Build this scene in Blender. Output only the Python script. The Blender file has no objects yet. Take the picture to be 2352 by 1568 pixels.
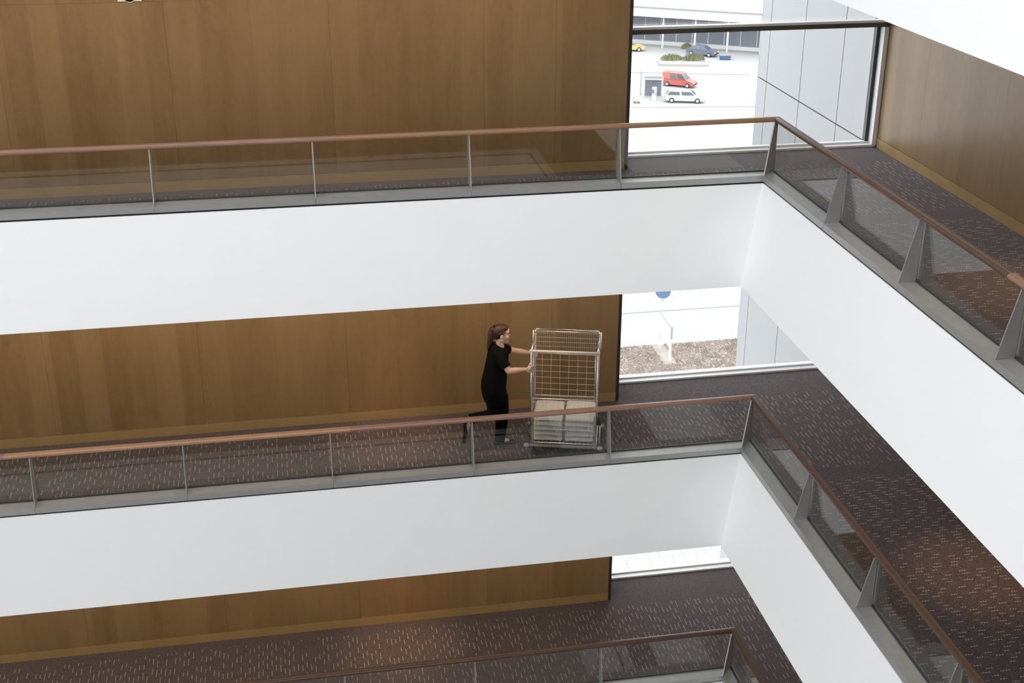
import bpy, bmesh, math, random
from mathutils import Vector, Matrix, Quaternion
random.seed(7)

# ------------------------------------------------------------------ camera
S = 3.1                                    # storey height (m); z = 0 is the parapet top of the cart's storey
FL = -0.658                                # carpet height below the parapet top
FPX = 2977.59
CAM = Vector((-4.7250, -11.9794, 6.8026))
ROT = Matrix(((0.98434, -0.17629, 0.00192), (0.06899, 0.39523, 0.91599), (0.16224, 0.90151, -0.4012)))
sc = bpy.context.scene
COL = sc.collection
cam = bpy.data.cameras.new('camera')
cam.sensor_width = 36.0
cam.lens = FPX / 2352 * 36.0
cam.clip_end = 2000
camo = bpy.data.objects.new('camera', cam)
COL.objects.link(camo)
m3 = Matrix((ROT[0], ROT[1], -ROT[2])).transposed()
camo.matrix_world = Matrix.Translation(CAM) @ m3.to_4x4()
sc.camera = camo

def at(u, v, **k):
    """photo pixel -> world point on the plane x=, y= or z="""
    d = ROT.transposed() @ Vector(((u - 1176) / FPX, -(v - 784) / FPX, 1))
    ax = 'xyz'.index(list(k)[0])
    t = (list(k.values())[0] - CAM[ax]) / d[ax]
    return CAM + d * t

# ------------------------------------------------------------------ sky and exposure
world = bpy.data.worlds.new('overcast_sky')
sc.world = world
world.use_nodes = True
bg = world.node_tree.nodes['Background']
bg.inputs[0].default_value = (0.96, 0.975, 1.0, 1)
bg.inputs[1].default_value = 2.9
sc.view_settings.view_transform = 'Standard'
sc.view_settings.look = 'None'
sc.view_settings.exposure = 0.45
sc.view_settings.gamma = 1.0
sc.view_settings.use_curve_mapping = False

FILL_W = 6.2                             # watts per metre of the added linear fill lights

# ------------------------------------------------------------------ materials
MAT = {}
def new_mat(name):
    m = bpy.data.materials.new(name)
    m.use_nodes = True
    MAT[name] = m
    nt = m.node_tree
    return m, nt, nt.nodes['Principled BSDF']

def nd(nt, t, **k):
    n = nt.nodes.new(t)
    for a, b in k.items():
        setattr(n, a, b)
    return n

def lk(nt, a, b):
    nt.links.new(a, b)

def mathn(nt, op, a, b=None, c=None):
    n = nd(nt, 'ShaderNodeMath', operation=op)
    for i, v in enumerate((a, b, c)):
        if v is None: continue
        if isinstance(v, (int, float)): n.inputs[i].default_value = v
        else: lk(nt, v, n.inputs[i])
    return n.outputs[0]

def mixc(nt, fac, a, b, typ='MIX'):
    n = nd(nt, 'ShaderNodeMixRGB', blend_type=typ)
    for i, v in enumerate((fac, a, b)):
        if isinstance(v, (int, float)): n.inputs[i].default_value = v
        elif isinstance(v, tuple): n.inputs[i].default_value = v + (1,) if len(v) == 3 else v
        else: lk(nt, v, n.inputs[i])
    return n.outputs[0]

def plain(name, col, rough=0.6, metal=0.0, noise=0.0, scale=20.0, bump=0.0, spec=None):
    m, nt, b = new_mat(name)
    b.inputs['Roughness'].default_value = rough
    b.inputs['Metallic'].default_value = metal
    if spec is not None: b.inputs['Specular IOR Level'].default_value = spec
    if noise or bump:
        tc = nd(nt, 'ShaderNodeTexCoord')
        nz = nd(nt, 'ShaderNodeTexNoise')
        nz.inputs['Scale'].default_value = scale
        nz.inputs['Detail'].default_value = 4
        lk(nt, tc.outputs['Object'], nz.inputs['Vector'])
        lo = tuple(c * (1 - noise) for c in col); hi = tuple(min(1, c * (1 + noise)) for c in col)
        lk(nt, mixc(nt, nz.outputs['Fac'], lo, hi), b.inputs['Base Color'])
        if bump:
            bp = nd(nt, 'ShaderNodeBump'); bp.inputs['Strength'].default_value = bump
            bp.inputs['Distance'].default_value = 0.01
            lk(nt, nz.outputs['Fac'], bp.inputs['Height']); lk(nt, bp.outputs[0], b.inputs['Normal'])
    else:
        b.inputs['Base Color'].default_value = col + (1,)
    return m

plain('white_paint', (0.875, 0.88, 0.88), 0.62, noise=0.012, scale=3)
plain('ceiling_white', (0.86, 0.86, 0.855), 0.8)
plain('painted_gap_shade', (0.01, 0.01, 0.01), 0.9)  # near-black paints the shade inside the recess
plain('dark_trim', (0.035, 0.03, 0.032), 0.45)
plain('aluminium', (0.80, 0.82, 0.84), 0.4, 0.0)
plain('frame_shaded', (0.10, 0.10, 0.09), 0.45, 0.3)  # dark colour paints the shade on the transom's inner face
plain('gasket', (0.03, 0.035, 0.04), 0.5)
plain('facade_panel', (0.305, 0.31, 0.325), 0.42, 0.0, noise=0.02, scale=1.2)
plain('facade_joint', (0.05, 0.05, 0.055), 0.8)
plain('chrome', (0.80, 0.80, 0.78), 0.25, 0.9)
plain('wire_cream', (0.62, 0.53, 0.42), 0.4, 0.2)
plain('zinc', (0.62, 0.63, 0.62), 0.35, 0.75)
plain('rim_plastic', (0.82, 0.74, 0.70), 0.45)
plain('grey_plastic', (0.42, 0.42, 0.43), 0.5)
plain('black_rubber', (0.03, 0.035, 0.035), 0.6)
plain('wheel_grey', (0.16, 0.18, 0.18), 0.5)
plain('towel', (0.90, 0.87, 0.84), 0.95, noise=0.06, scale=30, bump=0.3)
plain('skin', (0.68, 0.44, 0.34), 0.5, noise=0.04, scale=30)
plain('lip', (0.42, 0.15, 0.12), 0.45)
m, nt, b = new_mat('hair')
tc = nd(nt, 'ShaderNodeTexCoord'); mp = nd(nt, 'ShaderNodeMapping'); mp.inputs['Scale'].default_value = (240, 240, 22)
nz = nd(nt, 'ShaderNodeTexNoise'); nz.inputs['Scale'].default_value = 1; nz.inputs['Detail'].default_value = 3
lk(nt, tc.outputs['Object'], mp.inputs[0]); lk(nt, mp.outputs[0], nz.inputs['Vector'])
lk(nt, mixc(nt, nz.outputs['Fac'], (0.012, 0.006, 0.005), (0.085, 0.030, 0.020)), b.inputs['Base Color'])
bp = nd(nt, 'ShaderNodeBump'); bp.inputs['Strength'].default_value = 0.6; bp.inputs['Distance'].default_value = 0.004
lk(nt, nz.outputs['Fac'], bp.inputs['Height']); lk(nt, bp.outputs[0], b.inputs['Normal'])
b.inputs['Roughness'].default_value = 0.45
plain('eye_dark', (0.02, 0.012, 0.01), 0.25)
plain('eye_white', (0.7, 0.68, 0.65), 0.3)
plain('black_cloth', (0.0045, 0.0045, 0.0055), 0.9, noise=0.25, scale=25, bump=0.2, spec=0.12)
plain('black_cloth_trousers', (0.004, 0.004, 0.006), 0.9, noise=0.25, scale=25, bump=0.2, spec=0.12)
plain('shoe_black', (0.012, 0.011, 0.012), 0.4)
plain('white_gloss', (0.8, 0.8, 0.78), 0.35)
plain('black_gloss', (0.006, 0.006, 0.008), 0.2)
plain('concrete_light', (0.345, 0.34, 0.33), 0.9, noise=0.06, scale=0.25)
plain('asphalt_light', (0.285, 0.285, 0.28), 0.9, noise=0.05, scale=0.4)
plain('road_paint', (0.42, 0.42, 0.42), 0.7)
plain('kerb', (0.25, 0.25, 0.245), 0.85)
plain('slab', (0.36, 0.36, 0.36), 0.85, noise=0.03, scale=0.7)
plain('slab_joint', (0.20, 0.20, 0.205), 0.9)
plain('dry_bed', (0.27, 0.235, 0.21), 1.0, noise=0.3, scale=2)
plain('dry_tuft', (0.26, 0.215, 0.18), 1.0, noise=0.6, scale=0.9)
plain('bush_leaf', (0.19, 0.20, 0.115), 0.9, noise=0.5, scale=1.5)
plain('car_red', (0.42, 0.105, 0.08), 0.3)  # red paled to carry overexposure haze in the colour
plain('car_white', (0.55, 0.55, 0.55), 0.3)
plain('car_blue', (0.11, 0.14, 0.20), 0.3)
plain('car_yellow', (0.52, 0.42, 0.16), 0.3)
plain('car_glass', (0.09, 0.10, 0.11), 0.15)
plain('sign_blue', (0.085, 0.15, 0.25), 0.5)
plain('skip_blue', (0.06, 0.09, 0.20), 0.6)
plain('ext_glass', (0.16, 0.17, 0.20), 0.2)
plain('ext_white', (0.50, 0.50, 0.50), 0.8)
plain('ext_grey', (0.25, 0.255, 0.265), 0.8)

# emissive lens of the ceiling downlights
m, nt, b = new_mat('lamp_lens')
b.inputs['Emission Color'].default_value = (1, 0.72, 0.42, 1)
b.inputs['Emission Strength'].default_value = 6.0

# veneer: vertical figure on birch boards, each panel toned a little apart
def veneer(name, lo, hi, rough=0.42):
    m, nt, b = new_mat(name)
    tc = nd(nt, 'ShaderNodeNewGeometry')
    oi = nd(nt, 'ShaderNodeObjectInfo')
    off = nd(nt, 'ShaderNodeVectorMath', operation='MULTIPLY_ADD')
    lk(nt, oi.outputs['Random'], off.inputs[0]); off.inputs[1].default_value = (7, 7, 7)
    lk(nt, tc.outputs['Position'], off.inputs[2])
    def noise(sx, sz, detail, rough_=0.6, dist=0.0):
        mp = nd(nt, 'ShaderNodeMapping'); mp.inputs['Scale'].default_value = (sx, sx, sz)
        lk(nt, off.outputs[0], mp.inputs[0])
        n = nd(nt, 'ShaderNodeTexNoise'); n.inputs['Scale'].default_value = 1
        n.inputs['Detail'].default_value = detail; n.inputs['Roughness'].default_value = rough_
        n.inputs['Distortion'].default_value = dist
        lk(nt, mp.outputs[0], n.inputs['Vector'])
        return n.outputs['Fac']
    streak = noise(5.5, 0.55, 3)
    fig = noise(9, 5, 5, 0.7, 1.2)
    fine = noise(60, 2.5, 3)
    big = noise(1.2, 0.7, 2)
    # veneer leaves about 0.29 m wide, each with its own tone
    sep = nd(nt, 'ShaderNodeSeparateXYZ'); lk(nt, tc.outputs['Position'], sep.inputs[0])
    q = mathn(nt, 'ADD', sep.outputs[0], sep.outputs[1])
    idx = mathn(nt, 'FLOOR', mathn(nt, 'DIVIDE', q, 0.29))
    wn = nd(nt, 'ShaderNodeTexWhiteNoise', noise_dimensions='1D'); lk(nt, idx, wn.inputs['W'])
    f = mathn(nt, 'MULTIPLY', streak, 0.34)
    f = mathn(nt, 'ADD', f, mathn(nt, 'MULTIPLY', fig, 0.32))
    f = mathn(nt, 'ADD', f, mathn(nt, 'MULTIPLY', fine, 0.14))
    f = mathn(nt, 'ADD', f, mathn(nt, 'MULTIPLY', big, 0.22))
    f = mathn(nt, 'ADD', f, mathn(nt, 'MULTIPLY', wn.outputs['Value'], 0.16))
    rp = nd(nt, 'ShaderNodeMapRange'); rp.inputs[1].default_value = 0.38; rp.inputs[2].default_value = 0.80
    lk(nt, f, rp.inputs[0])
    lk(nt, mixc(nt, rp.outputs[0], lo, hi), b.inputs['Base Color'])
    b.inputs['Roughness'].default_value = rough
    b.inputs['Specular IOR Level'].default_value = 0.5
    return m
veneer('veneer', (0.190, 0.114, 0.049), (0.295, 0.196, 0.100), 0.30)
veneer('veneer_base', (0.31, 0.205, 0.088), (0.37, 0.25, 0.12), 0.30)

# handrail: reddish hardwood, object colour tones each length and darkens the right-hand runs for shade
m, nt, b = new_mat('handrail_wood')
oi = nd(nt, 'ShaderNodeObjectInfo')
geo = nd(nt, 'ShaderNodeNewGeometry')
nz = nd(nt, 'ShaderNodeTexNoise'); nz.inputs['Scale'].default_value = 6; nz.inputs['Detail'].default_value = 5
mp = nd(nt, 'ShaderNodeMapping'); mp.inputs['Scale'].default_value = (0.5, 0.5, 8)
lk(nt, geo.outputs['Position'], mp.inputs[0]); lk(nt, mp.outputs[0], nz.inputs['Vector'])
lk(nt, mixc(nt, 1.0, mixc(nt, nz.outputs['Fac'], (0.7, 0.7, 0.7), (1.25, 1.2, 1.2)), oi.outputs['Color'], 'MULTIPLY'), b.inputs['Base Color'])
b.inputs['Roughness'].default_value = 0.33

# brushed steel
m, nt, b = new_mat('steel')
geo = nd(nt, 'ShaderNodeNewGeometry')
mp = nd(nt, 'ShaderNodeMapping'); mp.inputs['Scale'].default_value = (3, 3, 40)
nz = nd(nt, 'ShaderNodeTexNoise'); nz.inputs['Scale'].default_value = 3; nz.inputs['Detail'].default_value = 4
lk(nt, geo.outputs['Position'], mp.inputs[0]); lk(nt, mp.outputs[0], nz.inputs['Vector'])
lk(nt, mixc(nt, nz.outputs['Fac'], (0.34, 0.34, 0.33), (0.45, 0.45, 0.44)), b.inputs['Base Color'])
b.inputs['Metallic'].default_value = 0.55
b.inputs['Roughness'].default_value = 0.42

# glass: clear sheet that reflects by the true Fresnel law on both faces
def glass(name, tint):
    m = bpy.data.materials.new(name); MAT[name] = m; m.use_nodes = True
    nt = m.node_tree; nt.nodes.clear()
    out = nd(nt, 'ShaderNodeOutputMaterial')
    geo = nd(nt, 'ShaderNodeNewGeometry')
    ior = mathn(nt, 'ADD', mathn(nt, 'MULTIPLY', geo.outputs['Backfacing'], 1 / 1.5 - 1.5), 1.5)
    fr = nd(nt, 'ShaderNodeFresnel'); lk(nt, ior, fr.inputs['IOR'])
    tr = nd(nt, 'ShaderNodeBsdfTransparent'); tr.inputs[0].default_value = tint + (1,)
    gl = nd(nt, 'ShaderNodeBsdfGlossy'); gl.inputs['Roughness'].default_value = 0.0
    mx = nd(nt, 'ShaderNodeMixShader')
    lk(nt, fr.outputs[0], mx.inputs[0]); lk(nt, tr.outputs[0], mx.inputs[1]); lk(nt, gl.outputs[0], mx.inputs[2])
    lk(nt, mx.outputs[0], out.inputs[0])
glass('rail_glass', (0.945, 0.955, 0.945))
glass('window_glass', (0.97, 0.985, 0.985))
glass('solar_glass', (0.56, 0.565, 0.565))   # tinted curtain wall
glass('added_front_glass', (0.92, 0.925, 0.925))  # clear panes of the added front glazing
glass('sky_glass', (0.97, 0.972, 0.972))     # skylight

# carpet: dark aubergine loop with pale stitched dashes
m, nt, b = new_mat('carpet')
geo = nd(nt, 'ShaderNodeNewGeometry')
sep = nd(nt, 'ShaderNodeSeparateXYZ'); lk(nt, geo.outputs['Position'], sep.inputs[0])
X, Y = sep.outputs[0], sep.outputs[1]
def dashes(a, l, pitch, period, length, width, dots):
    ia = mathn(nt, 'DIVIDE', a, pitch)
    col = mathn(nt, 'FLOOR', ia)
    fa = mathn(nt, 'ABSOLUTE', mathn(nt, 'SUBTRACT', mathn(nt, 'FRACT', ia), 0.5))
    w1 = nd(nt, 'ShaderNodeTexWhiteNoise', noise_dimensions='1D'); lk(nt, col, w1.inputs['W'])
    il = mathn(nt, 'ADD', mathn(nt, 'DIVIDE', l, period), mathn(nt, 'MULTIPLY', w1.outputs['Value'], 7.3))
    row = mathn(nt, 'FLOOR', il)
    fl = mathn(nt, 'FRACT', il)
    cmb = nd(nt, 'ShaderNodeCombineXYZ'); lk(nt, col, cmb.inputs[0]); lk(nt, row, cmb.inputs[1])
    w2 = nd(nt, 'ShaderNodeTexWhiteNoise', noise_dimensions='2D'); lk(nt, cmb.outputs[0], w2.inputs['Vector'])
    on = mathn(nt, 'MULTIPLY', mathn(nt, 'LESS_THAN', fa, width / pitch / 2),
               mathn(nt, 'LESS_THAN', fl, mathn(nt, 'MULTIPLY', mathn(nt, 'ADD', mathn(nt, 'MULTIPLY', w2.outputs['Value'], 0.8), 0.45), length / period)))
    dot = mathn(nt, 'LESS_THAN', mathn(nt, 'FRACT', mathn(nt, 'DIVIDE', l, dots)), 0.62)
    keep = mathn(nt, 'ADD', mathn(nt, 'MULTIPLY', mathn(nt, 'GREATER_THAN', w2.outputs['Value'], 0.25), 0.8), 0.12)
    return mathn(nt, 'MULTIPLY', mathn(nt, 'MULTIPLY', on, dot), keep)
d1 = dashes(X, Y, 0.056, 0.21, 0.115, 0.0095, 0.028)
d2 = dashes(Y, X, 0.054, 0.19, 0.080, 0.0125, 0.028)
def band(v, lo, hi): return mathn(nt, 'MULTIPLY', mathn(nt, 'GREATER_THAN', v, lo), mathn(nt, 'LESS_THAN', v, hi))
dd = mathn(nt, 'ADD', mathn(nt, 'MULTIPLY', d1, band(Y, 0.53, 2.5)), mathn(nt, 'MULTIPLY', d2, band(Y, -30, 0.24)))
nz = nd(nt, 'ShaderNodeTexNoise'); nz.inputs['Scale'].default_value = 75; nz.inputs['Detail'].default_value = 3
lk(nt, geo.outputs['Position'], nz.inputs['Vector'])
nz2 = nd(nt, 'ShaderNodeTexNoise'); nz2.inputs['Scale'].default_value = 1.3
lk(nt, geo.outputs['Position'], nz2.inputs['Vector'])
spk = nd(nt, 'ShaderNodeMapRange'); spk.inputs[1].default_value = 0.32; spk.inputs[2].default_value = 0.68; lk(nt, nz.outputs['Fac'], spk.inputs[0])
base = mixc(nt, spk.outputs[0], (0.034, 0.027, 0.029), (0.138, 0.113, 0.119))
base = mixc(nt, mathn(nt, 'MULTIPLY', nz2.outputs['Fac'], 0.35), base, (0.080, 0.066, 0.070))
lk(nt, mixc(nt, dd, base, (0.47, 0.41, 0.36)), b.inputs['Base Color'])
b.inputs['Roughness'].default_value = 1.0
b.inputs['Specular IOR Level'].default_value = 0.1
b.inputs['Sheen Weight'].default_value = 0.20
b.inputs['Sheen Roughness'].default_value = 0.45
b.inputs['Sheen Tint'].default_value = (0.95, 0.88, 0.93, 1)
bp = nd(nt, 'ShaderNodeBump'); bp.inputs['Strength'].default_value = 0.4; bp.inputs['Distance'].default_value = 0.004
lk(nt, nz.outputs['Fac'], bp.inputs['Height']); lk(nt, bp.outputs[0], b.inputs['Normal'])

# ------------------------------------------------------------------ mesh helpers
class MB:
    def __init__(s): s.v = []; s.f = []
    def add(s, vs, fs):
        o = len(s.v); s.v += [tuple(p) for p in vs]; s.f += [tuple(i + o for i in q) for q in fs]; return s
    def box(s, c, d, R=None):
        x, y, z = [k / 2 for k in d]
        P = [Vector((a * x, b_ * y, e * z)) for a in (-1, 1) for b_ in (-1, 1) for e in (-1, 1)]
        if R is not None: P = [R @ q for q in P]
        P = [q + Vector(c) for q in P]
        return s.add(P, [(0, 1, 3, 2), (4, 6, 7, 5), (0, 4, 5, 1), (2, 3, 7, 6), (0, 2, 6, 4), (1, 5, 7, 3)])
    def bb(s, lo, hi):
        return s.box([(a + b_) / 2 for a, b_ in zip(lo, hi)], [b_ - a for a, b_ in zip(lo, hi)])
    def loft(s, rings, cap=True):
        n = len(rings[0]); o = len(s.v)
        for r in rings: s.v += [tuple(p) for p in r]
        for i in range(len(rings) - 1):
            for j in range(n):
                a = o + i * n + j; b_ = o + i * n + (j + 1) % n
                s.f.append((a, b_, b_ + n, a + n))
        if cap:
            s.f.append(tuple(o + j for j in range(n))[::-1])
            s.f.append(tuple(o + (len(rings) - 1) * n + j for j in range(n)))
        return s
    def tube(s, path, r, n=8):
        path = [Vector(p) for p in path]; rings = []
        up = None
        for i, p in enumerate(path):
            d = (path[min(i + 1, len(path) - 1)] - path[max(i - 1, 0)]).normalized()
            if up is None:
                up = Vector((0, 0, 1)) if abs(d.z) < 0.9 else Vector((1, 0, 0))
            a = d.cross(up).normalized(); b_ = d.cross(a).normalized(); up = -b_ if False else up
            rr = r[i] if isinstance(r, (list, tuple)) else r
            rings.append([p + (a * math.cos(t) + b_ * math.sin(t)) * rr for t in [2 * math.pi * j / n for j in range(n)]])
        return s.loft(rings)
    def prism(s, poly, axis, lo, hi):
        """poly: 2-D points on the two other axes, extruded along axis"""
        def mk(p, h):
            q = list(p); q.insert('xyz'.index(axis), h); return tuple(q)
        return s.loft([[mk(p, lo) for p in poly], [mk(p, hi) for p in poly]])
    def lathe(s, prof, c=(0, 0, 0), n=20, R=None):
        rings = []
        for r, z in prof:
            ring = [Vector((r * math.cos(2 * math.pi * j / n), r * math.sin(2 * math.pi * j / n), z)) for j in range(n)]
            if R is not None: ring = [R @ q for q in ring]
            rings.append([q + Vector(c) for q in ring])
        return s.loft(rings)
    def ell(s, c, r, R=None, n=16, m=10):
        prof = [(math.sin(math.pi * (i + .02) / (m + .04)), -math.cos(math.pi * (i + .02) / (m + .04))) for i in range(m + 1)]
        rings = []
        for a, z in prof:
            ring = [Vector((a * math.cos(2 * math.pi * j / n) * r[0], a * math.sin(2 * math.pi * j / n) * r[1], z * r[2])) for j in range(n)]
            if R is not None: ring = [R @ q for q in ring]
            rings.append([q + Vector(c) for q in ring])
        return s.loft(rings)
    def cap(s, p, q, r0, r1, n=12):
        """capsule from p to q tapering r0 -> r1"""
        p, q = Vector(p), Vector(q); d = (q - p).normalized()
        a = d.orthogonal().normalized(); b_ = d.cross(a)
        rings = []
        for i in range(5):
            t = math.pi / 2 * (1 - i / 4) * 0.98
            rings.append((p - d * r0 * math.sin(t), r0 * math.cos(t)))
        for i in range(5):
            t = math.pi / 2 * (i / 4) * 0.98
            rings.append((q + d * r1 * math.sin(t), r1 * math.cos(t)))
        return s.loft([[c + (a * math.cos(2 * math.pi * j / n) + b_ * math.sin(2 * math.pi * j / n)) * rr for j in range(n)] for c, rr in rings])
    def mesh(s, name):
        me = bpy.data.meshes.new(name); me.from_pydata(s.v, [], s.f); me.validate(); me.update()
        bm = bmesh.new(); bm.from_mesh(me); bmesh.ops.recalc_face_normals(bm, faces=bm.faces); bm.to_mesh(me); bm.free()
        return me

def tag(o, label=None, cat=None, group=None, kind=None):
    for k, v in (('label', label), ('category', cat), ('group', group), ('kind', kind)):
        if v: o[k] = v
    return o

def link(name, me, mat, parent=None, loc=(0, 0, 0)):
    o = bpy.data.objects.new(name, me); COL.objects.link(o)
    if mat and not me.materials: me.materials.append(MAT[mat])
    o.parent = parent; o.location = loc
    return o

def build(mb, name, mat, parent=None, smooth=False, bevel=0.0, sub=0, bseg=2):
    o = link(name, mb.mesh(name), mat, parent)
    if smooth:
        for p in o.data.polygons: p.use_smooth = True
    if bevel:
        b_ = o.modifiers.new('bevel', 'BEVEL'); b_.width = bevel; b_.segments = bseg; b_.limit_method = 'ANGLE'
    if sub:
        b_ = o.modifiers.new('sub', 'SUBSURF'); b_.levels = sub; b_.render_levels = sub
    return o

def empty(name, loc, rz=0.0, label=None, cat=None, group=None, kind=None):
    o = bpy.data.objects.new(name, None); COL.objects.link(o)
    o.empty_display_size = 0.2
    o.location = loc; o.rotation_euler = (0, 0, rz)
    return tag(o, label, cat, group, kind)

def struct(mb, name, mat, label, **k):
    return tag(build(mb, name, mat, **k), label, kind='structure')

# ------------------------------------------------------------------ building shell
XL, YF = -13.0, -12.15            # far sides of the atrium
XW, YW = -0.709, 2.671            # end and face of the veneered back wall
XR, YG = 2.709, 3.135             # right-hand wall face, window plane
GO = 0.160                        # glass line behind the parapet lip
BX = -0.24                        # how far the fascia foot leans out
FOOT = -1.088
LEVELS = range(-2, 6)  # unseen upper storeys added to raise the skylight and even its light
which = {-2: 'lowest storey', -1: 'storey below the laundry cart', 0: 'storey with the laundry cart',
         1: 'storey above the laundry cart', 2: 'storey two above the laundry cart', 3: 'added storey three above the laundry cart', 4: 'added storey four above the laundry cart', 5: 'roof storey'}

def ring_rect(o): return [(XL, YF - o), (o, YF - o), (o, o), (XL, o)]      # three walkways; the fourth side is glazed

def ring_sweep(prof):
    mb = MB(); n = len(prof)
    for c in range(4):
        for o, z in prof: mb.v.append(ring_rect(o)[c] + (z,))
    mb.f.append(tuple(range(n))); mb.f.append(tuple(range(3 * n, 4 * n)))
    for c in range(3):
        for j in range(n):
            a = c * n + j; b_ = c * n + (j + 1) % n; c2 = ((c + 1) % 4) * n
            mb.f.append((a, b_, c2 + (j + 1) % n, c2 + j))
    return mb

OUT = [(XL, YF - 3), (XR + 0.02, YF - 3), (XR + 0.02, YG + 0.22), (XL, YG + 0.22)]
def ring_plate(o, z, t):
    """flat ring from the atrium edge (offset o) to the outer walls, thickness t downwards"""
    mb = MB(); inn = ring_rect(o)
    for zz in (z, z - t):
        mb.v += [p + (zz,) for p in inn] + [p + (zz,) for p in OUT]
    for c in (0, 3): mb.f.append((c, 4 + c, 12 + c, 8 + c))
    for c in range(3):
        d = (c + 1) % 4
        mb.f += [(c, d, 4 + d, 4 + c), (8 + c, 8 + d, 12 + d, 12 + c), (c, d, 8 + d, 8 + c), (4 + c, 4 + d, 12 + d, 12 + c)]
    return mb

for k in LEVELS:
    z0 = k * S
    top = -0.082
    struct(ring_sweep([(0.004, z0 + top), (BX, z0 + FOOT), (BX + 0.10, z0 + FOOT), (0.19, z0 + FL - 0.02), (0.19, z0 - 0.012), (0.06, z0 - 0.012), (0.06, z0 + top)]),
           'wall_parapet', 'white_paint', 'white leaning parapet band around the atrium, ' + which[k])
    struct(ring_sweep([(0.015, z0 + top - 0.001), (0.015, z0 - 0.064), (0.055, z0 - 0.064), (0.055, z0 + top - 0.001)]), 'trim_gap_shade', 'painted_gap_shade', 'black strip painting the shade in the gap under the parapet sill, ' + which[k])  # black strip paints in the recess's shade
    struct(ring_plate(0.189, z0 + FL, 0.2), 'floor', 'carpet', 'dark carpet with pale stitched dashes, ' + which[k])
    struct(ring_plate(BX + 0.09, z0 + FOOT + 0.03, 0.028), 'ceiling', 'ceiling_white', 'white soffit under the walkway, ' + which[k])

struct(MB().bb((XL, YF - 3, -2 * S + FL - 0.6), (XR, YG, -2 * S + FL - 0.45)), 'floor_atrium', 'slab', 'pale stone atrium floor')
gw = empty('window_left', (XL, YF, -2 * S + FL), label='tall glazed facade on the left side of the atrium', kind='structure')
for i in range(13):
    build(MB().bb((-0.14, i * 1.5 - 3.0, 0), (-0.02, i * 1.5 - 2.95, 7 * S)), 'mullion', 'aluminium', gw)
for i in range(8):
    build(MB().bb((-0.13, -3.0, i * S + 0.3), (-0.03, 15.2, i * S + 0.36)), 'transom', 'aluminium', gw)
for i in range(12):
    for j in range(7):
        build(MB().bb((-0.09, i * 1.5 - 2.949, j * S + 0.361), (-0.07, i * 1.5 - 1.501, (j + 1) * S + 0.299)), 'glass_pane', 'solar_glass', gw)
sk = empty('window_skylight', (XL, YF, 5 * S + 0.1), label='glazed skylight over the atrium', kind='structure')
for i in range(6):
    build(MB().bb((i * 2.6 - 0.04, -0.1, 0), (i * 2.6 + 0.04, -YF + 0.1, 0.12)), 'beam', 'aluminium', sk)
    if i < 5: build(MB().bb((i * 2.6 + 0.041, -0.1, 0.05), (i * 2.6 + 2.559, -YF + 0.1, 0.07)), 'glass_pane', 'sky_glass', sk)
struct(MB().bb((XL, YF - 3.2, -2 * S - 1.3), (XR + 0.2, YF - 2.98, 2 * S + FL)), 'wall_front', 'veneer', 'veneered wall behind the photographer')

gf = empty('window_front_added', (XL, YF - 3.0, 2 * S + FL), label='unseen glazed facade added for daylight behind the photographer above the veneered wall', kind='structure')  # unseen glazing added to brighten the back parapets and walls
for i in range(11):
    build(MB().bb((i * 1.57, -0.1, 0), (i * 1.57 + 0.05, 0.0, 3 * S - FL)), 'mullion', 'aluminium', gf)
    if i < 10: build(MB().bb((i * 1.57 + 0.051, -0.06, 0), (i * 1.57 + 1.569, -0.04, 3 * S - FL)), 'glass_pane', 'added_front_glass', gf)

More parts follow.
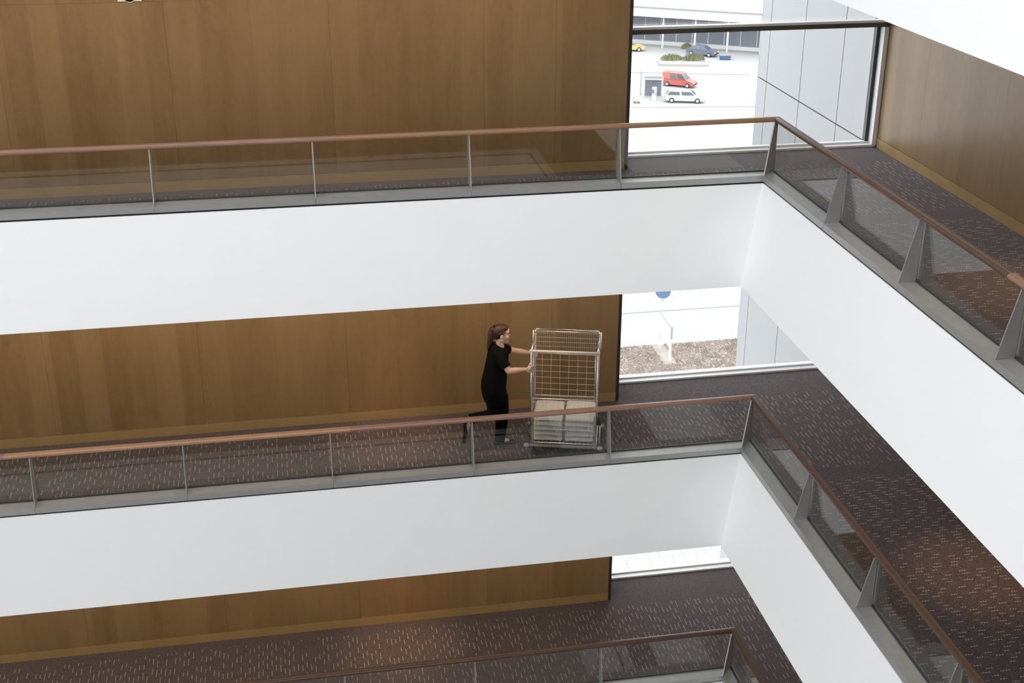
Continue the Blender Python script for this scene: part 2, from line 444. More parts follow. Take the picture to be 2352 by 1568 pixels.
# veneered walls, panel by panel
bx_edges = [XW, -1.583, -2.42, -4.15, -5.91, -7.68, -9.44, -11.2, XL]
ry_edges = [YG - 0.03, 2.02, 0.27, -1.48, -3.23, -4.98, -6.73, -8.48, -10.23, -12, YF - 2.99]
GAP = 0.0018
_pm = {}
def panel_mesh(w, h, t):
    key = (round(w, 3), round(h, 3), t)
    if key not in _pm:
        _pm[key] = MB().bb((-w / 2, 0, -h / 2), (w / 2, t, h / 2)).mesh('panel'); _pm[key].materials.append(MAT['veneer'])
    return _pm[key]
for k in (-2, -1, 0, 1, 2, 3, 4):
    zf = k * S + FL; zc = (k + 1) * S + FOOT + 0.03
    seam = zf + 2.115
    w = struct(MB().bb((XL, YW + 0.022, zf - 0.2), (XW - 0.012, YG + 0.3, zc + 0.4)), 'wall_back', 'dark_trim', 'birch veneered back wall, ' + which[k])
    for a, b_ in zip(bx_edges[1:], bx_edges[:-1]):
        for lo, hi in ((zf + 0.125, seam), (seam, zc)):
            link('panel', panel_mesh(b_ - a - GAP, hi - lo - GAP, 0.02), None, w, ((a + b_) / 2, YW, (lo + hi) / 2))
    struct(MB().bb((XL, YW - 0.004, zf), (XW - 0.002, YW + 0.03, zf + 0.122)), 'baseboard_back', 'veneer_base', 'pale birch baseboard along the back wall, ' + which[k])
    struct(MB().bb((XW - 0.013, YW - 0.006, zf), (XW + 0.026, YG + 0.2, zc + 0.1)), 'trim_wall_end', 'dark_trim', 'dark vertical end trim of the veneered wall, ' + which[k])
    w = struct(MB().bb((XR + 0.022, YF - 3, zf - 0.2), (XR + 0.3, YG + 0.22, zc + 0.4)), 'wall_right', 'dark_trim', 'birch veneered right-hand wall, ' + which[k])
    for a, b_ in zip(ry_edges[1:], ry_edges[:-1]):
        for lo, hi in ((zf + 0.125, seam), (seam, zc)):
            o = link('panel', panel_mesh(b_ - a - GAP, hi - lo - GAP, 0.02), None, w, (XR + 0.0, (a + b_) / 2, (lo + hi) / 2))
            o.rotation_euler = (0, 0, -math.pi / 2)
    struct(MB().bb((XR - 0.004, YF - 3, zf), (XR + 0.03, YG - 0.03, zf + 0.122)), 'baseboard_right', 'veneer_base', 'pale birch baseboard along the right-hand wall, ' + which[k])

    # corner window: sill, transom, jamb and two panes
    n = k + 3
    wr = empty('window_%d' % n, (XW, YG, zf), label='tall corner window beside the veneered wall, ' + which[k], kind='structure')
    def wb(lo, hi, name, mat, par=wr, bev=0.0):
        return build(MB().bb([a - c for a, c in zip(lo, (XW, YG, zf))], [a - c for a, c in zip(hi, (XW, YG, zf))]), name, mat, par, bevel=bev)
    wb((XW, YG, zf), (XR, YG + 0.22, zf + 0.028), 'sill', 'aluminium', bev=0.004)
    wb((XW, YG + 0.09, zf + 0.029), (XR - 0.06, YG + 0.15, zf + 0.050), 'bottom_rail', 'aluminium')
    wb((XW, YG - 0.05, zf + 1.52), (XR - 0.01, YG + 0.15, zf + 1.575), 'transom', 'frame_shaded')
    wb((XW, YG - 0.052, zf + 1.576), (XR - 0.01, YG + 0.05, zf + 1.605), 'transom_cap', 'aluminium')
    wb((XR - 0.06, YG - 0.02, zf + 0.029), (XR - 0.001, YG + 0.22, zf + 1.52), 'jamb', 'aluminium')
    wb((XR - 0.06, YG - 0.02, zf + 1.606), (XR - 0.001, YG + 0.22, zc), 'jamb', 'aluminium')
    wb((XR - 0.105, YG + 0.10, zf + 0.051), (XR - 0.0605, YG + 0.15, zf + 1.52), 'gasket', 'gasket')
    wb((XW, YG + 0.02, zc - 0.04), (XR - 0.06, YG + 0.21, zc), 'head', 'aluminium')
    wb((XW + 0.027, YG + 0.112, zf + 0.051), (XR - 0.106, YG + 0.124, zf + 1.519), 'glass_pane', 'window_glass')
    wb((XW + 0.027, YG + 0.112, zf + 1.606), (XR - 0.0605, YG + 0.124, zc - 0.041), 'glass_pane', 'window_glass')

# ------------------------------------------------------------------ railings
RO, RZ = 0.157, 0.532             # handrail axis behind the lip, above the lip
def oval(n=16, a=0.040, b_=0.024): return [(a * math.copysign(abs(math.cos(t)) ** .75, math.cos(t)), b_ * math.copysign(abs(math.sin(t)) ** .75, math.sin(t))) for t in [2 * math.pi * j / n for j in range(n)]]
def rail_back(x0, x1, mit):
    prof = oval()
    return MB().loft([[(x0, RO + a, RZ + z) for a, z in prof], [(x1 + (a if mit else 0), RO + a, RZ + z) for a, z in prof]])
def rail_right(y0, y1, mit):
    prof = oval()
    return MB().loft([[(RO + a, y0, RZ + z) for a, z in prof], [(RO + a, y1 + (a if mit else 0), RZ + z) for a, z in prof]])
xs = [-1.476 - 1.496 * i for i in range(8)]
ys = [-1.535 - 1.502 * i for i in range(6)]
T = 0.0045
fin_b = MB().loft([[(sx, 0.004, 0.0005), (sx, GO - 0.008, 0.0005), (sx, GO - 0.008, 0.512), (sx, 0.118, 0.512)] for sx in (-T, T)]).mesh('post_plate')
fin_r = MB().loft([[(0.004, sx, 0.0005), (GO - 0.008, sx, 0.0005), (GO - 0.008, sx, 0.512), (0.118, sx, 0.512)] for sx in (-T, T)]).mesh('post_plate')
cl_b = MB().bb((-0.008, GO + 0.008, 0.001), (0.008, GO + 0.03, 0.506)).mesh('clamp')
cl_r = MB().bb((GO + 0.008, -0.012, 0.001), (GO + 0.03, 0.012, 0.506)).mesh('clamp')
for me, mt in ((fin_b, 'steel'), (fin_r, 'steel'), (cl_b, 'steel'), (cl_r, 'steel')): me.materials.append(MAT[mt])
def sill_prof(): return [(0.0, 0.0), (0.0, -0.062), (0.05, -0.062), (0.05, -0.011), (0.188, -0.011), (0.188, 0.0)]
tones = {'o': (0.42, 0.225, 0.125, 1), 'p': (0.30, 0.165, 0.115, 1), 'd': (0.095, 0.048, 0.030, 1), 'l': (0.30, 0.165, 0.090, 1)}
for k in (-1, 0, 1, 2):
    lab = {-1: 'steel and glass balustrade with dark wooden handrail one storey below the laundry cart',
           0: 'steel and glass balustrade with wooden handrail in front of the woman pushing the cart',
           1: 'steel and glass balustrade with wooden handrail one storey above the woman with the cart',
           2: 'steel and glass balustrade with wooden handrail two storeys above the woman with the cart'}[k]
    r = empty('railing', (0, 0, k * S), label=lab, cat='railing', group='atrium balustrades')
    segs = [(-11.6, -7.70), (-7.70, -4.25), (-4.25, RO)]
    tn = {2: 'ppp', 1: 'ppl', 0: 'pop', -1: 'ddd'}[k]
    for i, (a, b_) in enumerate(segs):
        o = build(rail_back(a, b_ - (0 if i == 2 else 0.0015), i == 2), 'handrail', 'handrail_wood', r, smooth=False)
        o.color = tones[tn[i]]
    tr = {2: 'dd', 1: 'dp', 0: 'dd', -1: 'dd'}[k]  # dark tone paints the shade of the right-hand run
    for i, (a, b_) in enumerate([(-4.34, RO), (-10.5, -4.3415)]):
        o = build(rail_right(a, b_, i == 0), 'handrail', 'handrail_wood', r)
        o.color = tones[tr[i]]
    ex = [0.0] + xs
    ey = [0.0] + ys
    # sill plates bay by bay (the corner pair mitred)
    for i in range(len(ex) - 1):
        mb = MB(); pr = sill_prof()
        mb.loft([[(ex[i + 1] + 0.0015, o_, z) for o_, z in pr], [(ex[i] + (o_ if i == 0 else -0.0015), o_, z) for o_, z in pr]])
        build(mb, 'sill_plate', 'steel', r)
        x1 = GO - 0.010 if i == 0 else ex[i] - 0.010
        build(MB().bb((ex[i + 1] + 0.010, GO - 0.006, 0.012), (x1, GO + 0.006, 0.509)), 'glass_pane', 'rail_glass', r)
    for i in range(len(ey) - 1):
        mb = MB(); pr = sill_prof()
        mb.loft([[(o_, ey[i + 1] + 0.0015, z) for o_, z in pr], [(o_, ey[i] + (o_ if i == 0 else -0.0015), z) for o_, z in pr]])
        build(mb, 'sill_plate', 'steel', r)
        y1 = GO - 0.010 if i == 0 else ey[i] - 0.010
        build(MB().bb((GO - 0.006, ey[i + 1] + 0.010, 0.012), (GO + 0.006, y1, 0.509)), 'glass_pane', 'rail_glass', r)
    build(MB().bb((xs[-1], GO - 0.012, 0.0005), (GO + 0.012, GO + 0.012, 0.014)).bb((GO - 0.012, ys[-1], 0.0005), (GO + 0.012, GO - 0.012, 0.014)), 'glass_channel', 'gasket', r)
    for x in xs:
        p = link('post', fin_b, None, r, (x, 0, 0)); link('clamp', cl_b, None, p)
    for y in ys:
        p = link('post', fin_r, None, r, (0, y, 0)); link('clamp', cl_r, None, p)
    # corner post set on the diagonal
    q = 0.0045
    p = build(MB().loft([[(0.006 + s_, 0.006 - s_, 0.0005), (GO - 0.01 + s_, GO - 0.01 - s_, 0.0005), (GO - 0.01 + s_, GO - 0.01 - s_, 0.514), (0.118 + s_, 0.118 - s_, 0.514)] for s_ in (-q, q)]), 'post', 'steel', r)
    build(MB().bb((GO - 0.0095, GO - 0.0095, 0.015), (GO + 0.0095, GO + 0.0095, 0.508)), 'clamp', 'steel', p)

# ------------------------------------------------------------------ recessed downlights in the soffits (warm pools on the carpet)
dl_ring = MB().lathe([(0.062, 0), (0.085, 0), (0.085, -0.006), (0.062, -0.004)], n=20).mesh('trim_ring'); dl_ring.materials.append(MAT['white_gloss'])
dl_lens = MB().lathe([(0.001, -0.002), (0.060, -0.002), (0.060, -0.004), (0.001, -0.004)], n=20).mesh('lens'); dl_lens.materials.append(MAT['lamp_lens'])
for k in (-1, 0, 1):
    zc = (k + 1) * S + FOOT
    for (x, y, nm) in ((-3.67, 2.12, 'back walkway'), (1.95, -1.85, 'right-hand walkway')):
        e = empty('downlight', (x, y, zc), label='round recessed downlight in the soffit of the %s, %s' % (nm, which[k]), cat='ceiling light', group='recessed downlights')
        link('trim_ring', dl_ring, None, e); link('lens', dl_lens, None, e)
        L = bpy.data.lights.new('downlight_beam', 'SPOT'); L.energy = 30 if (k == 1 and x < 0) else 110; L.color = (1.0, 0.55, 0.27)
        L.spot_size = math.radians(44); L.spot_blend = 1.0; L.shadow_soft_size = 0.05
        lo = bpy.data.objects.new('beam', L); COL.objects.link(lo); lo.parent = e; lo.location = (0, 0, -0.02)

# unseen linear fill lights added along the soffits to brighten the walkways
for k in (-1, 0, 1):
    zc = (k + 1) * S + FOOT
    for (x, y, lx, ly, nm) in ((-6.6, 1.35, 11.5, 0.07, 'back walkway'), (1.45, -5.4, 0.07, 12.5, 'right-hand walkway')):
        e = empty('added_fill_light', (x, y, zc), label='unseen linear fill light added along the %s, %s' % (nm, which[k]), cat='ceiling light', group='added linear fill lights')
        build(MB().bb((-lx / 2 - .02, -ly / 2 - .02, -0.03), (lx / 2 + .02, ly / 2 + .02, -0.0)), 'housing', 'white_gloss', e)
        L = bpy.data.lights.new('fill_glow', 'AREA'); L.shape = 'RECTANGLE'; L.size = lx; L.size_y = ly
        L.energy = FILL_W * (0.8 if k == 1 else 1.0) * max(lx, ly) * (1.0 if lx > ly else (0.4 if k == 1 else 0.2)); L.color = (1.0, 0.80, 0.55)
        lo = bpy.data.objects.new('glow', L); COL.objects.link(lo); lo.parent = e; lo.location = (0, 0, -0.08 if lx > ly else -0.035)
        if lx > ly: lo.rotation_euler = (math.radians(38), 0, 0)      # added light tilted towards the veneer

# ------------------------------------------------------------------ little fixture above the panel seam
c = at(298, 3.5, y=YW - 0.03)
zb = c.z
e = empty('wall_fixture', (c.x, YW, zb), label='small white plate with a rounded black housing high on the veneered wall', cat='wall fixture')
build(MB().bb((-0.125, -0.03, 0.0), (0.125, -0.001, 0.16)), 'plate', 'white_gloss', e, bevel=0.004)
build(MB().ell((0, -0.042, 0.050), (0.060, 0.045, 0.052)), 'housing', 'black_gloss', e, smooth=True)
build(MB().lathe([(0.056, -0.004), (0.063, -0.004), (0.063, 0.004), (0.056, 0.004)], (0, -0.036, 0.052), 24, Matrix.Rotation(math.pi / 2, 3, 'X')), 'bezel', 'white_gloss', e)

# ------------------------------------------------------------------ laundry cart
CA = math.radians(-15.5)
CART = Vector((-1.64, 1.585, FL))
cart = empty('laundry_cart', CART, CA, label='tall chrome wire roll cage holding folded white linen, pushed by the woman', cat='cart')
LX, WY, HT, BZ = 0.395, 0.30, 1.385, 0.155
bs = MB()
bs.bb((-LX, -WY, BZ - 0.03), (LX, -WY + 0.035, BZ)).bb((-LX, WY - 0.035, BZ - 0.03), (LX, WY, BZ))
bs.bb((-LX, -WY + 0.036, BZ - 0.03), (-LX + 0.035, WY - 0.036, BZ)).bb((LX - 0.035, -WY + 0.036, BZ - 0.03), (LX, WY - 0.036, BZ))
build(bs, 'base_frame', 'zinc', cart, bevel=0.004)
fl = MB()
for i in range(15):
    x = -LX + 0.05 + i * (2 * LX - 0.1) / 14
    fl.tube([(x, -WY + 0.01, BZ - 0.006), (x, WY - 0.01, BZ - 0.006)], 0.004, 6)
tag(build(fl, 'base_grid', 'zinc', cart), kind='stuff')
for sx in (-1, 1):
    for sy in (-1, 1):
        px, py = sx * (LX - 0.012), sy * (WY - 0.012)
        build(MB().tube([(px, py, BZ), (px, py, HT)], 0.0115, 10), 'upright', 'chrome', cart, smooth=True)
        build(MB().lathe([(0.001, 0), (0.032, 0), (0.035, 0.006), (0.035, 0.02), (0.030, 0.026), (0.001, 0.026)], (px + sx * 0.052, py + sy * 0.0, BZ - 0.030), 16), 'corner_bumper', 'grey_plastic', cart, smooth=False)
        ca = empty('castor', (sx * (LX - 0.07), sy * (WY - 0.06), 0)); ca.parent = cart
        build(MB().box((0, 0, BZ - 0.036), (0.09, 0.08, 0.010)).loft([[(-0.035, 0.022, BZ - 0.042), (0.035, 0.022, BZ - 0.042), (0.018, 0.022, 0.045), (-0.012, 0.022, 0.045)], [(-0.035, 0.028, BZ - 0.042), (0.035, 0.028, BZ - 0.042), (0.018, 0.028, 0.045), (-0.012, 0.028, 0.045)]]).loft([[(-0.035, -0.028, BZ - 0.042), (0.035, -0.028, BZ - 0.042), (0.018, -0.028, 0.045), (-0.012, -0.028, 0.045)], [(-0.035, -0.022, BZ - 0.042), (0.035, -0.022, BZ - 0.042), (0.018, -0.022, 0.045), (-0.012, -0.022, 0.045)]]), 'fork', 'black_rubber', ca)
        RX = Matrix.Rotation(math.pi / 2, 3, 'X')
        wh = build(MB().lathe([(0.030, -0.018), (0.050, -0.018), (0.056, -0.010), (0.056, 0.010), (0.050, 0.018), (0.030, 0.018)], (0, 0, 0.056), 24, RX), 'wheel', 'black_rubber', ca, smooth=False)
        build(MB().lathe([(0.001, -0.016), (0.0298, -0.016), (0.0298, 0.016), (0.001, 0.016)], (0, 0, 0.056), 18, RX), 'hub', 'grey_plastic', wh)

def hoop(y, z0, z1, r, rc=0.035, dx=0.012):
    x0, x1 = -LX + dx, LX - dx
    pts = [(x0, y, z0)]
    for (cx, cz, a0) in ((x0 + rc, z1 - rc, math.pi), (x1 - rc, z1 - rc, math.pi / 2)):
        for i in range(6):
            t = a0 - i / 5 * math.pi / 2
            pts.append((cx + rc * math.cos(t), y, cz + rc * math.sin(t)))
    pts.append((x1, y, z0))
    return pts
yn, yfar = -WY + 0.012, WY - 0.012
# far panel
build(MB().tube(hoop(yfar, 1.30, HT + 0.018, 0.010), 0.010, 8), 'top_hoop', 'chrome', cart, smooth=True)
fp = MB()
for i in range(30):
    x = -LX + 0.035 + i * (2 * LX - 0.07) / 29
    fp.tube([(x, yfar, BZ + 0.01), (x, yfar, 0.52)], 0.0013, 5).tube([(x, yfar, 1.09), (x, yfar, HT + 0.005)], 0.0013, 5)
for z in [BZ + 0.03 + i * 0.075 for i in range(5)] + [1.12 + i * 0.058 for i in range(5)]: fp.tube([(-LX + 0.02, yfar + 0.003, z), (LX - 0.02, yfar + 0.003, z)], 0.0018, 5)
tag(build(fp, 'wire_mesh', 'zinc', cart), 'fine wire mesh of the far side', kind='stuff')
build(MB().tube([(-LX + 0.01, yfar, HT - 0.012), (LX - 0.01, yfar, HT - 0.012)], 0.008, 8), 'crossbar', 'chrome', cart, smooth=True)
build(MB().tube([(-LX + 0.01, yfar, 0.525), (LX - 0.01, yfar, 0.525)], 0.006, 8), 'crossbar', 'chrome', cart, smooth=True)
build(MB().tube([(-LX + 0.01, yfar, 1.085), (LX - 0.01, yfar, 1.085)], 0.005, 8), 'crossbar', 'chrome', cart, smooth=True)
# near top rim and gates
build(MB().tube([(-LX - 0.012, yn, HT - 0.018), (LX + 0.012, yn, HT - 0.018)], 0.0145, 10), 'top_rim', 'rim_plastic', cart, smooth=True)
g = MB()
for i in range(6): x = -LX + 0.035 + (i + 1) * (2 * LX - 0.07) / 7; g.tube([(x, yn, 0.80), (x, yn, HT - 0.03)], 0.0030, 6)
for i in range(8): z = 0.815 + i * 0.0755; g.tube([(-LX + 0.035, yn - 0.003, z), (LX - 0.035, yn - 0.003, z)], 0.0026, 6)
tag(build(g, 'wire_grid', 'wire_cream', cart), 'open wire grid of the upper gate', kind='stuff')
for sx in (-1, 1): build(MB().tube([(sx * (LX - 0.037), yn, 0.765), (sx * (LX - 0.037), yn, HT - 0.03)], 0.0065, 8), 'gate_stile', 'chrome', cart, smooth=True)
build(MB().tube([(-LX + 0.02, yn - 0.002, 0.762), (LX - 0.02, yn - 0.002, 0.762)], 0.010, 8), 'gate_bar', 'chrome', cart, smooth=True)
build(MB().tube([(-LX + 0.03, yn, 0.805), (LX - 0.03, yn, 0.805)], 0.0055, 8), 'gate_bar', 'chrome', cart, smooth=True)
build(MB().tube([(-LX + 0.02, yn - 0.002, BZ + 0.028), (LX - 0.02, yn - 0.002, BZ + 0.028)], 0.009, 8), 'gate_bar', 'chrome', cart, smooth=True)
g = MB()
for i in range(44): x = -LX + 0.045 + i * (2 * LX - 0.09) / 43; g.tube([(x, yn, BZ + 0.028), (x, yn, 0.757)], 0.0024, 5)
for z in (0.36, 0.56, 0.71): g.tube([(-LX + 0.03, yn + 0.003, z), (LX - 0.03, yn + 0.003, z)], 0.003, 6)
tag(build(g, 'wire_bars', 'chrome', cart), 'dense upright wires of the lower gate', kind='stuff')
# cranked gate stiles
for sx in (-1, 1):
    a = sx * (LX - 0.018); b_ = sx * (LX - 0.042)
    build(MB().tube([(a, yn - 0.004, 0.75), (a, yn - 0.004, 0.46), (b_, yn - 0.004, 0.42), (b_, yn - 0.004, BZ + 0.03)], 0.0055, 6), 'gate_stile', 'chrome', cart, smooth=True)
# end panels
for sx in (-1, 1):
    xx = sx * (LX - 0.012); g = MB()
    for i in range(8): y = yn + 0.03 + i * (yfar - yn - 0.06) / 7; g.tube([(xx, y, BZ), (xx, y, HT - 0.01)], 0.0018, 5)
    for i in range(9): z = BZ + 0.08 + i * 0.13; g.tube([(xx + sx * 0.003, yn, z), (xx + sx * 0.003, yfar, z)], 0.0022, 5)
    tag(build(g, 'wire_mesh', 'zinc', cart), kind='stuff')
    build(MB().tube([(xx, yn, HT - 0.018), (xx, yfar, HT - 0.018)], 0.009, 8), 'end_rail', 'chrome', cart, smooth=True)
    build(MB().tube([(xx + sx * 0.022, yfar - 0.03, HT - 0.20), (xx + sx * 0.022, yfar - 0.03, HT + 0.01)], 0.008, 8), 'hinge_post', 'white_gloss', cart, smooth=True)
build(MB().tube([(LX + 0.035, yn + 0.05, BZ + 0.03), (LX + 0.035, yn + 0.05, 0.42)], 0.008, 8), 'brake_rod', 'white_gloss', cart, smooth=True)
build(MB().box((LX + 0.022, yn + 0.05, 0.47), (0.05, 0.05, 0.09)), 'brake_latch', 'black_rubber', cart, bevel=0.008)

# folded linen: two columns of five
def towel(w, d, h, seed):
    rnd = random.Random(seed); mb = MB(); nx, ny = 16, 10
    def prof(y):        # rounded fold towards the gate
        t = max(0.0, (abs(y) / (d / 2) - 0.86) / 0.14)
        return math.sqrt(max(0.0, 1 - t * t))
    sag = 0.0045; ph = rnd.uniform(0, 6)
    rings = []
    for i in range(nx + 1):
        u = -1 + 2 * i / nx; x = u * w / 2
        ex = math.sqrt(max(0.02, 1 - max(0, (abs(u) - 0.82) / 0.18) ** 2))
        dz = -sag * (u * u) + 0.0015 * math.sin(ph + 5 * u)
        top, bot = [], []
        for j in range(ny + 1):
            y = -d / 2 + d * j / ny
            hh = h / 2 * (0.25 + 0.75 * prof(y)) * (0.55 + 0.45 * ex)
            hh += 0.0012 * math.sin(ph + 9 * u + 6 * j / ny)
            top.append((x, y, dz + hh)); bot.append((x, y, dz - hh * 0.95))
        rings.append(top + bot[::-1])
    return mb.loft(rings)
th = 0.065
cR = Matrix.Rotation(CA, 3, 'Z')
names = ['bottom', 'second from bottom', 'middle', 'second from top', 'topmost']
for cidx, cx in enumerate((-0.187, 0.187)):
    for i in range(5):
        hgt = th if i < 4 else th * (0.90, 1.25)[cidx]
        o = build(towel(0.355 - 0.006 * (i % 2), 0.525, hgt * 0.86, 10 * cidx + i), 'folded_towel', 'towel', smooth=True, sub=1)
        zc_ = BZ + 0.008 + th * i + hgt / 2
        o.location = CART + cR @ Vector((cx + random.uniform(-.004, .004), random.uniform(-.006, .006), zc_ + 0.012)); o.rotation_euler = (0, 0, CA + random.uniform(-.012, .012))
        tag(o, 'folded white towel, %s of the cart stack %s' % (names[i], ('nearer the woman', 'farther from the woman')[cidx]), 'towel', 'folded towels in the cart')

# ------------------------------------------------------------------ the woman pushing the cart
PB = Vector((-2.36, 1.72, FL))
woman = empty('person', PB, label='woman in black short-sleeved top and trousers pushing the wire laundry cart, auburn ponytail', cat='person')
def P(u, v, y): return at(u, v, y=y) - PB
def remesh(mb, name, mat, parent, vox, smooth=4):
    o = build(mb, name, mat, parent)
    r_ = o.modifiers.new('union', 'REMESH'); r_.mode = 'VOXEL'; r_.voxel_size = vox; r_.use_smooth_shade = True
    s_ = o.modifiers.new('soft', 'SMOOTH'); s_.factor = 0.5; s_.iterations = smooth
    return o
ZF = Vector((0, 0, 0))
yN, yFar = 1.53, 1.86             # near (right) and far (left) shoulder depth
shN, shF = P(1141, 812, yN), P(1149, 800, yFar)
elN, elF = P(1169, 852, 1.40), P(1184, 806, 1.92)
# the two rear uprights the hands close on
def upr(sy, v):
    q = CART + cR @ Vector((-(LX - 0.012), sy * (WY - 0.012), 0))
    u0 = 1222
    zz = at(u0, v, y=q.y).z
    return Vector((q.x, q.y, zz)) - PB
gN, gF = upr(-1, 846), upr(1, 812)
hipN, hipF = P(1127, 893, 1.63), P(1136, 890, 1.79)
knS, anS = P(1151, 948, 1.76), P(1148, 1003, 1.75)           # supporting (left) leg
knR, anR = P(1133, 950, 1.62), P(1080, 962, 1.63)            # trailing (right) leg
pel = (hipN + hipF) / 2 + Vector((0.005, 0, 0.05))
chest = (shN + shF) / 2 + Vector((0.01, 0, -0.13))
neckb = (shN + shF) / 2 + Vector((0.025, 0, 0.045))
headc = P(1152, 766, 1.70) + Vector((0.0, 0, 0.0))
HR = Matrix.Rotation(math.radians(4), 3, 'Y')

body = MB()
# trunk
body.cap(pel, pel + (chest - pel) * 0.5, 0.10, 0.095).cap(pel + (chest - pel) * 0.5, chest, 0.095, 0.10)
body.cap(hipN, hipF, 0.066, 0.066).cap(shN + Vector((0, .03, -.03)), shF + Vector((0, -.03, -.03)), 0.05, 0.05)
# neck and head
body.cap(neckb + Vector((-0.012, 0, 0)), headc + Vector((-0.02, 0, -0.06)), 0.054, 0.050)
body.ell(headc + Vector((-0.012, 0, 0.026)), (0.093, 0.074, 0.088), HR)                  # skull
body.ell(headc + HR @ Vector((0.030, 0, -0.035)), (0.060, 0.060, 0.078), HR)             # face
body.ell(headc + HR @ Vector((0.062, 0, -0.095)), (0.029, 0.032, 0.024), HR)             # chin
body.cap(headc + HR @ Vector((-0.01, 0.045, -0.07)), headc + HR @ Vector((0.045, 0.018, -0.092)), 0.018, 0.018)
body.cap(headc + HR @ Vector((-0.01, -0.045, -0.07)), headc + HR @ Vector((0.045, -0.018, -0.092)), 0.018, 0.018)
body.ell(headc + HR @ Vector((0.068, 0, 0.034)), (0.022, 0.048, 0.034), HR)              # brow and forehead
body.cap(headc + HR @ Vector((0.084, 0, 0.006)), headc + HR @ Vector((0.1015, 0, -0.024)), 0.007, 0.0095)   # nose
body.ell(headc + HR @ Vector((0.082, 0, -0.058)), (0.014, 0.022, 0.012), HR)             # mouth
for sy in (-1, 1):
    body.ell(headc + HR @ Vector((0.058, sy * 0.040, -0.028)), (0.026, 0.022, 0.026), HR)   # cheek
    body.ell(headc + HR @ Vector((-0.008, sy * 0.076, -0.010)), (0.019, 0.009, 0.031), HR)  # ear
# arms with hands closed on the uprights
def arm(sh, el, grip, side):
    body.cap(sh, el, 0.047, 0.037)
    fore = (grip - el).normalized()
    wr_ = grip - fore * 0.085
    body.cap(el, el + (wr_ - el) * 0.35, 0.037, 0.038).cap(el + (wr_ - el) * 0.35, wr_, 0.038, 0.023)
    Fw = Vector((fore.x, fore.y, 0)).normalized(); L_ = Vector((-Fw.y, Fw.x, 0)) * side
    up = Vector((0, 0, 1))
    # palm beside the tube; side = outer side of the hand
    pc = grip - Fw * 0.030 - L_ * 0.026
    body.cap(wr_, pc + up * 0.008, 0.022, 0.021)
    for i in range(4):
        z = 0.032 - i * 0.0205
        body.cap(pc - Fw * 0.020 + up * (z * 0.5), pc + Fw * 0.020 + up * z, 0.0145, 0.0120, 8)
        ln = (0.92, 1.0, 0.95, 0.80)[i]
        a = pc + Fw * 0.020 + up * z
        b1 = grip + Fw * (0.024 * ln) - L_ * 0.010 + up * (z - 0.002)
        b2 = grip + Fw * (0.018 * ln) + L_ * 0.018 + up * (z - 0.004)
        b3 = grip - Fw * (0.006 * ln) + L_ * 0.023 + up * (z - 0.005)
        body.cap(a, b1, 0.0098, 0.0092, 8).cap(b1, b2, 0.0092, 0.0086, 8).cap(b2, b3, 0.0086, 0.0075, 8)
    t0 = pc - Fw * 0.018 + up * 0.022
    t1 = grip - Fw * 0.022 + up * 0.050 - L_ * 0.004
    t2 = grip - Fw * 0.012 + up * 0.060 + L_ * 0.019
    body.cap(t0, t1, 0.0125, 0.0105, 8).cap(t1, t2, 0.0105, 0.0085, 8)
arm(shN, elN, gN, 1)
arm(shF, elF, gF, -1)
# legs and feet
def foot(an, heel, ball, toe, r=1.0):
    body.cap(an, heel, 0.034, 0.028).cap(an, ball, 0.034, 0.026).cap(heel, ball, 0.026, 0.024).cap(ball + Vector((0, .014, 0)), toe + Vector((0, .012, 0)), 0.020, 0.014).cap(ball + Vector((0, -.014, 0)), toe + Vector((0, -.012, 0)), 0.020, 0.014)
body.cap(hipF, knS, 0.066, 0.048).cap(knS, knS + (anS - knS) * .35, 0.050, 0.052).cap(knS + (anS - knS) * .35, anS, 0.052, 0.034)
hS, bS, tS = Vector((anS.x - 0.045, anS.y, 0.040)), Vector((anS.x + 0.105, anS.y - 0.008, 0.040)), Vector((anS.x + 0.158, anS.y - 0.010, 0.030))
foot(Vector((anS.x, anS.y, 0.075)), hS, bS, tS)
body.cap(anS, Vector((anS.x, anS.y, 0.08)), 0.034, 0.034)
body.cap(hipN, knR, 0.066, 0.048).cap(knR, knR + (anR - knR) * .35, 0.050, 0.052).cap(knR + (anR - knR) * .35, anR, 0.052, 0.034)
tR = P(1066, 1013, 1.63); tR.z = max(tR.z, 0.030)
dF = (tR - anR)
hR_ = anR + Vector((-0.050, 0, 0.012)); bR = anR + dF * 0.62 + Vector((-0.006, 0, 0))
foot(anR, hR_, bR, tR)
remesh(body, 'body', 'skin', woman, 0.0042, 3)

# face details
for sy in (-1, 1):
    e_ = build(MB().ell(headc + HR @ Vector((0.0835, sy * 0.029, 0.004)), (0.0075, 0.0135, 0.0075), HR, 12, 8), 'eye', 'eye_white', woman, smooth=True)
    build(MB().ell(headc + HR @ Vector((0.0885, sy * 0.029, 0.003)), (0.0042, 0.0058, 0.0062), HR, 10, 6), 'iris', 'eye_dark', e_, smooth=True)
    build(MB().cap(headc + HR @ Vector((0.088, sy * 0.012, 0.019)), headc + HR @ Vector((0.076, sy * 0.046, 0.021)), 0.0045, 0.0030, 8), 'eyebrow', 'hair', woman, smooth=True)
    build(MB().cap(headc + HR @ Vector((0.0895, sy * 0.018, 0.0105)), headc + HR @ Vector((0.080, sy * 0.042, 0.0085)), 0.0030, 0.0026, 8), 'eyelash', 'eye_dark', woman, smooth=True)
build(MB().ell(headc + HR @ Vector((0.0945, 0, -0.0555)), (0.0055, 0.020, 0.0048), HR, 12, 6).ell(headc + HR @ Vector((0.0935, 0, -0.0635)), (0.0055, 0.017, 0.0048), HR, 12, 6), 'lips', 'lip', woman, smooth=True)
for sy in (-1, 1):
    build(MB().ell(headc + HR @ Vector((-0.004, sy * 0.086, -0.043)), (0.005, 0.004, 0.006)), 'earring', 'white_gloss', woman, smooth=True)
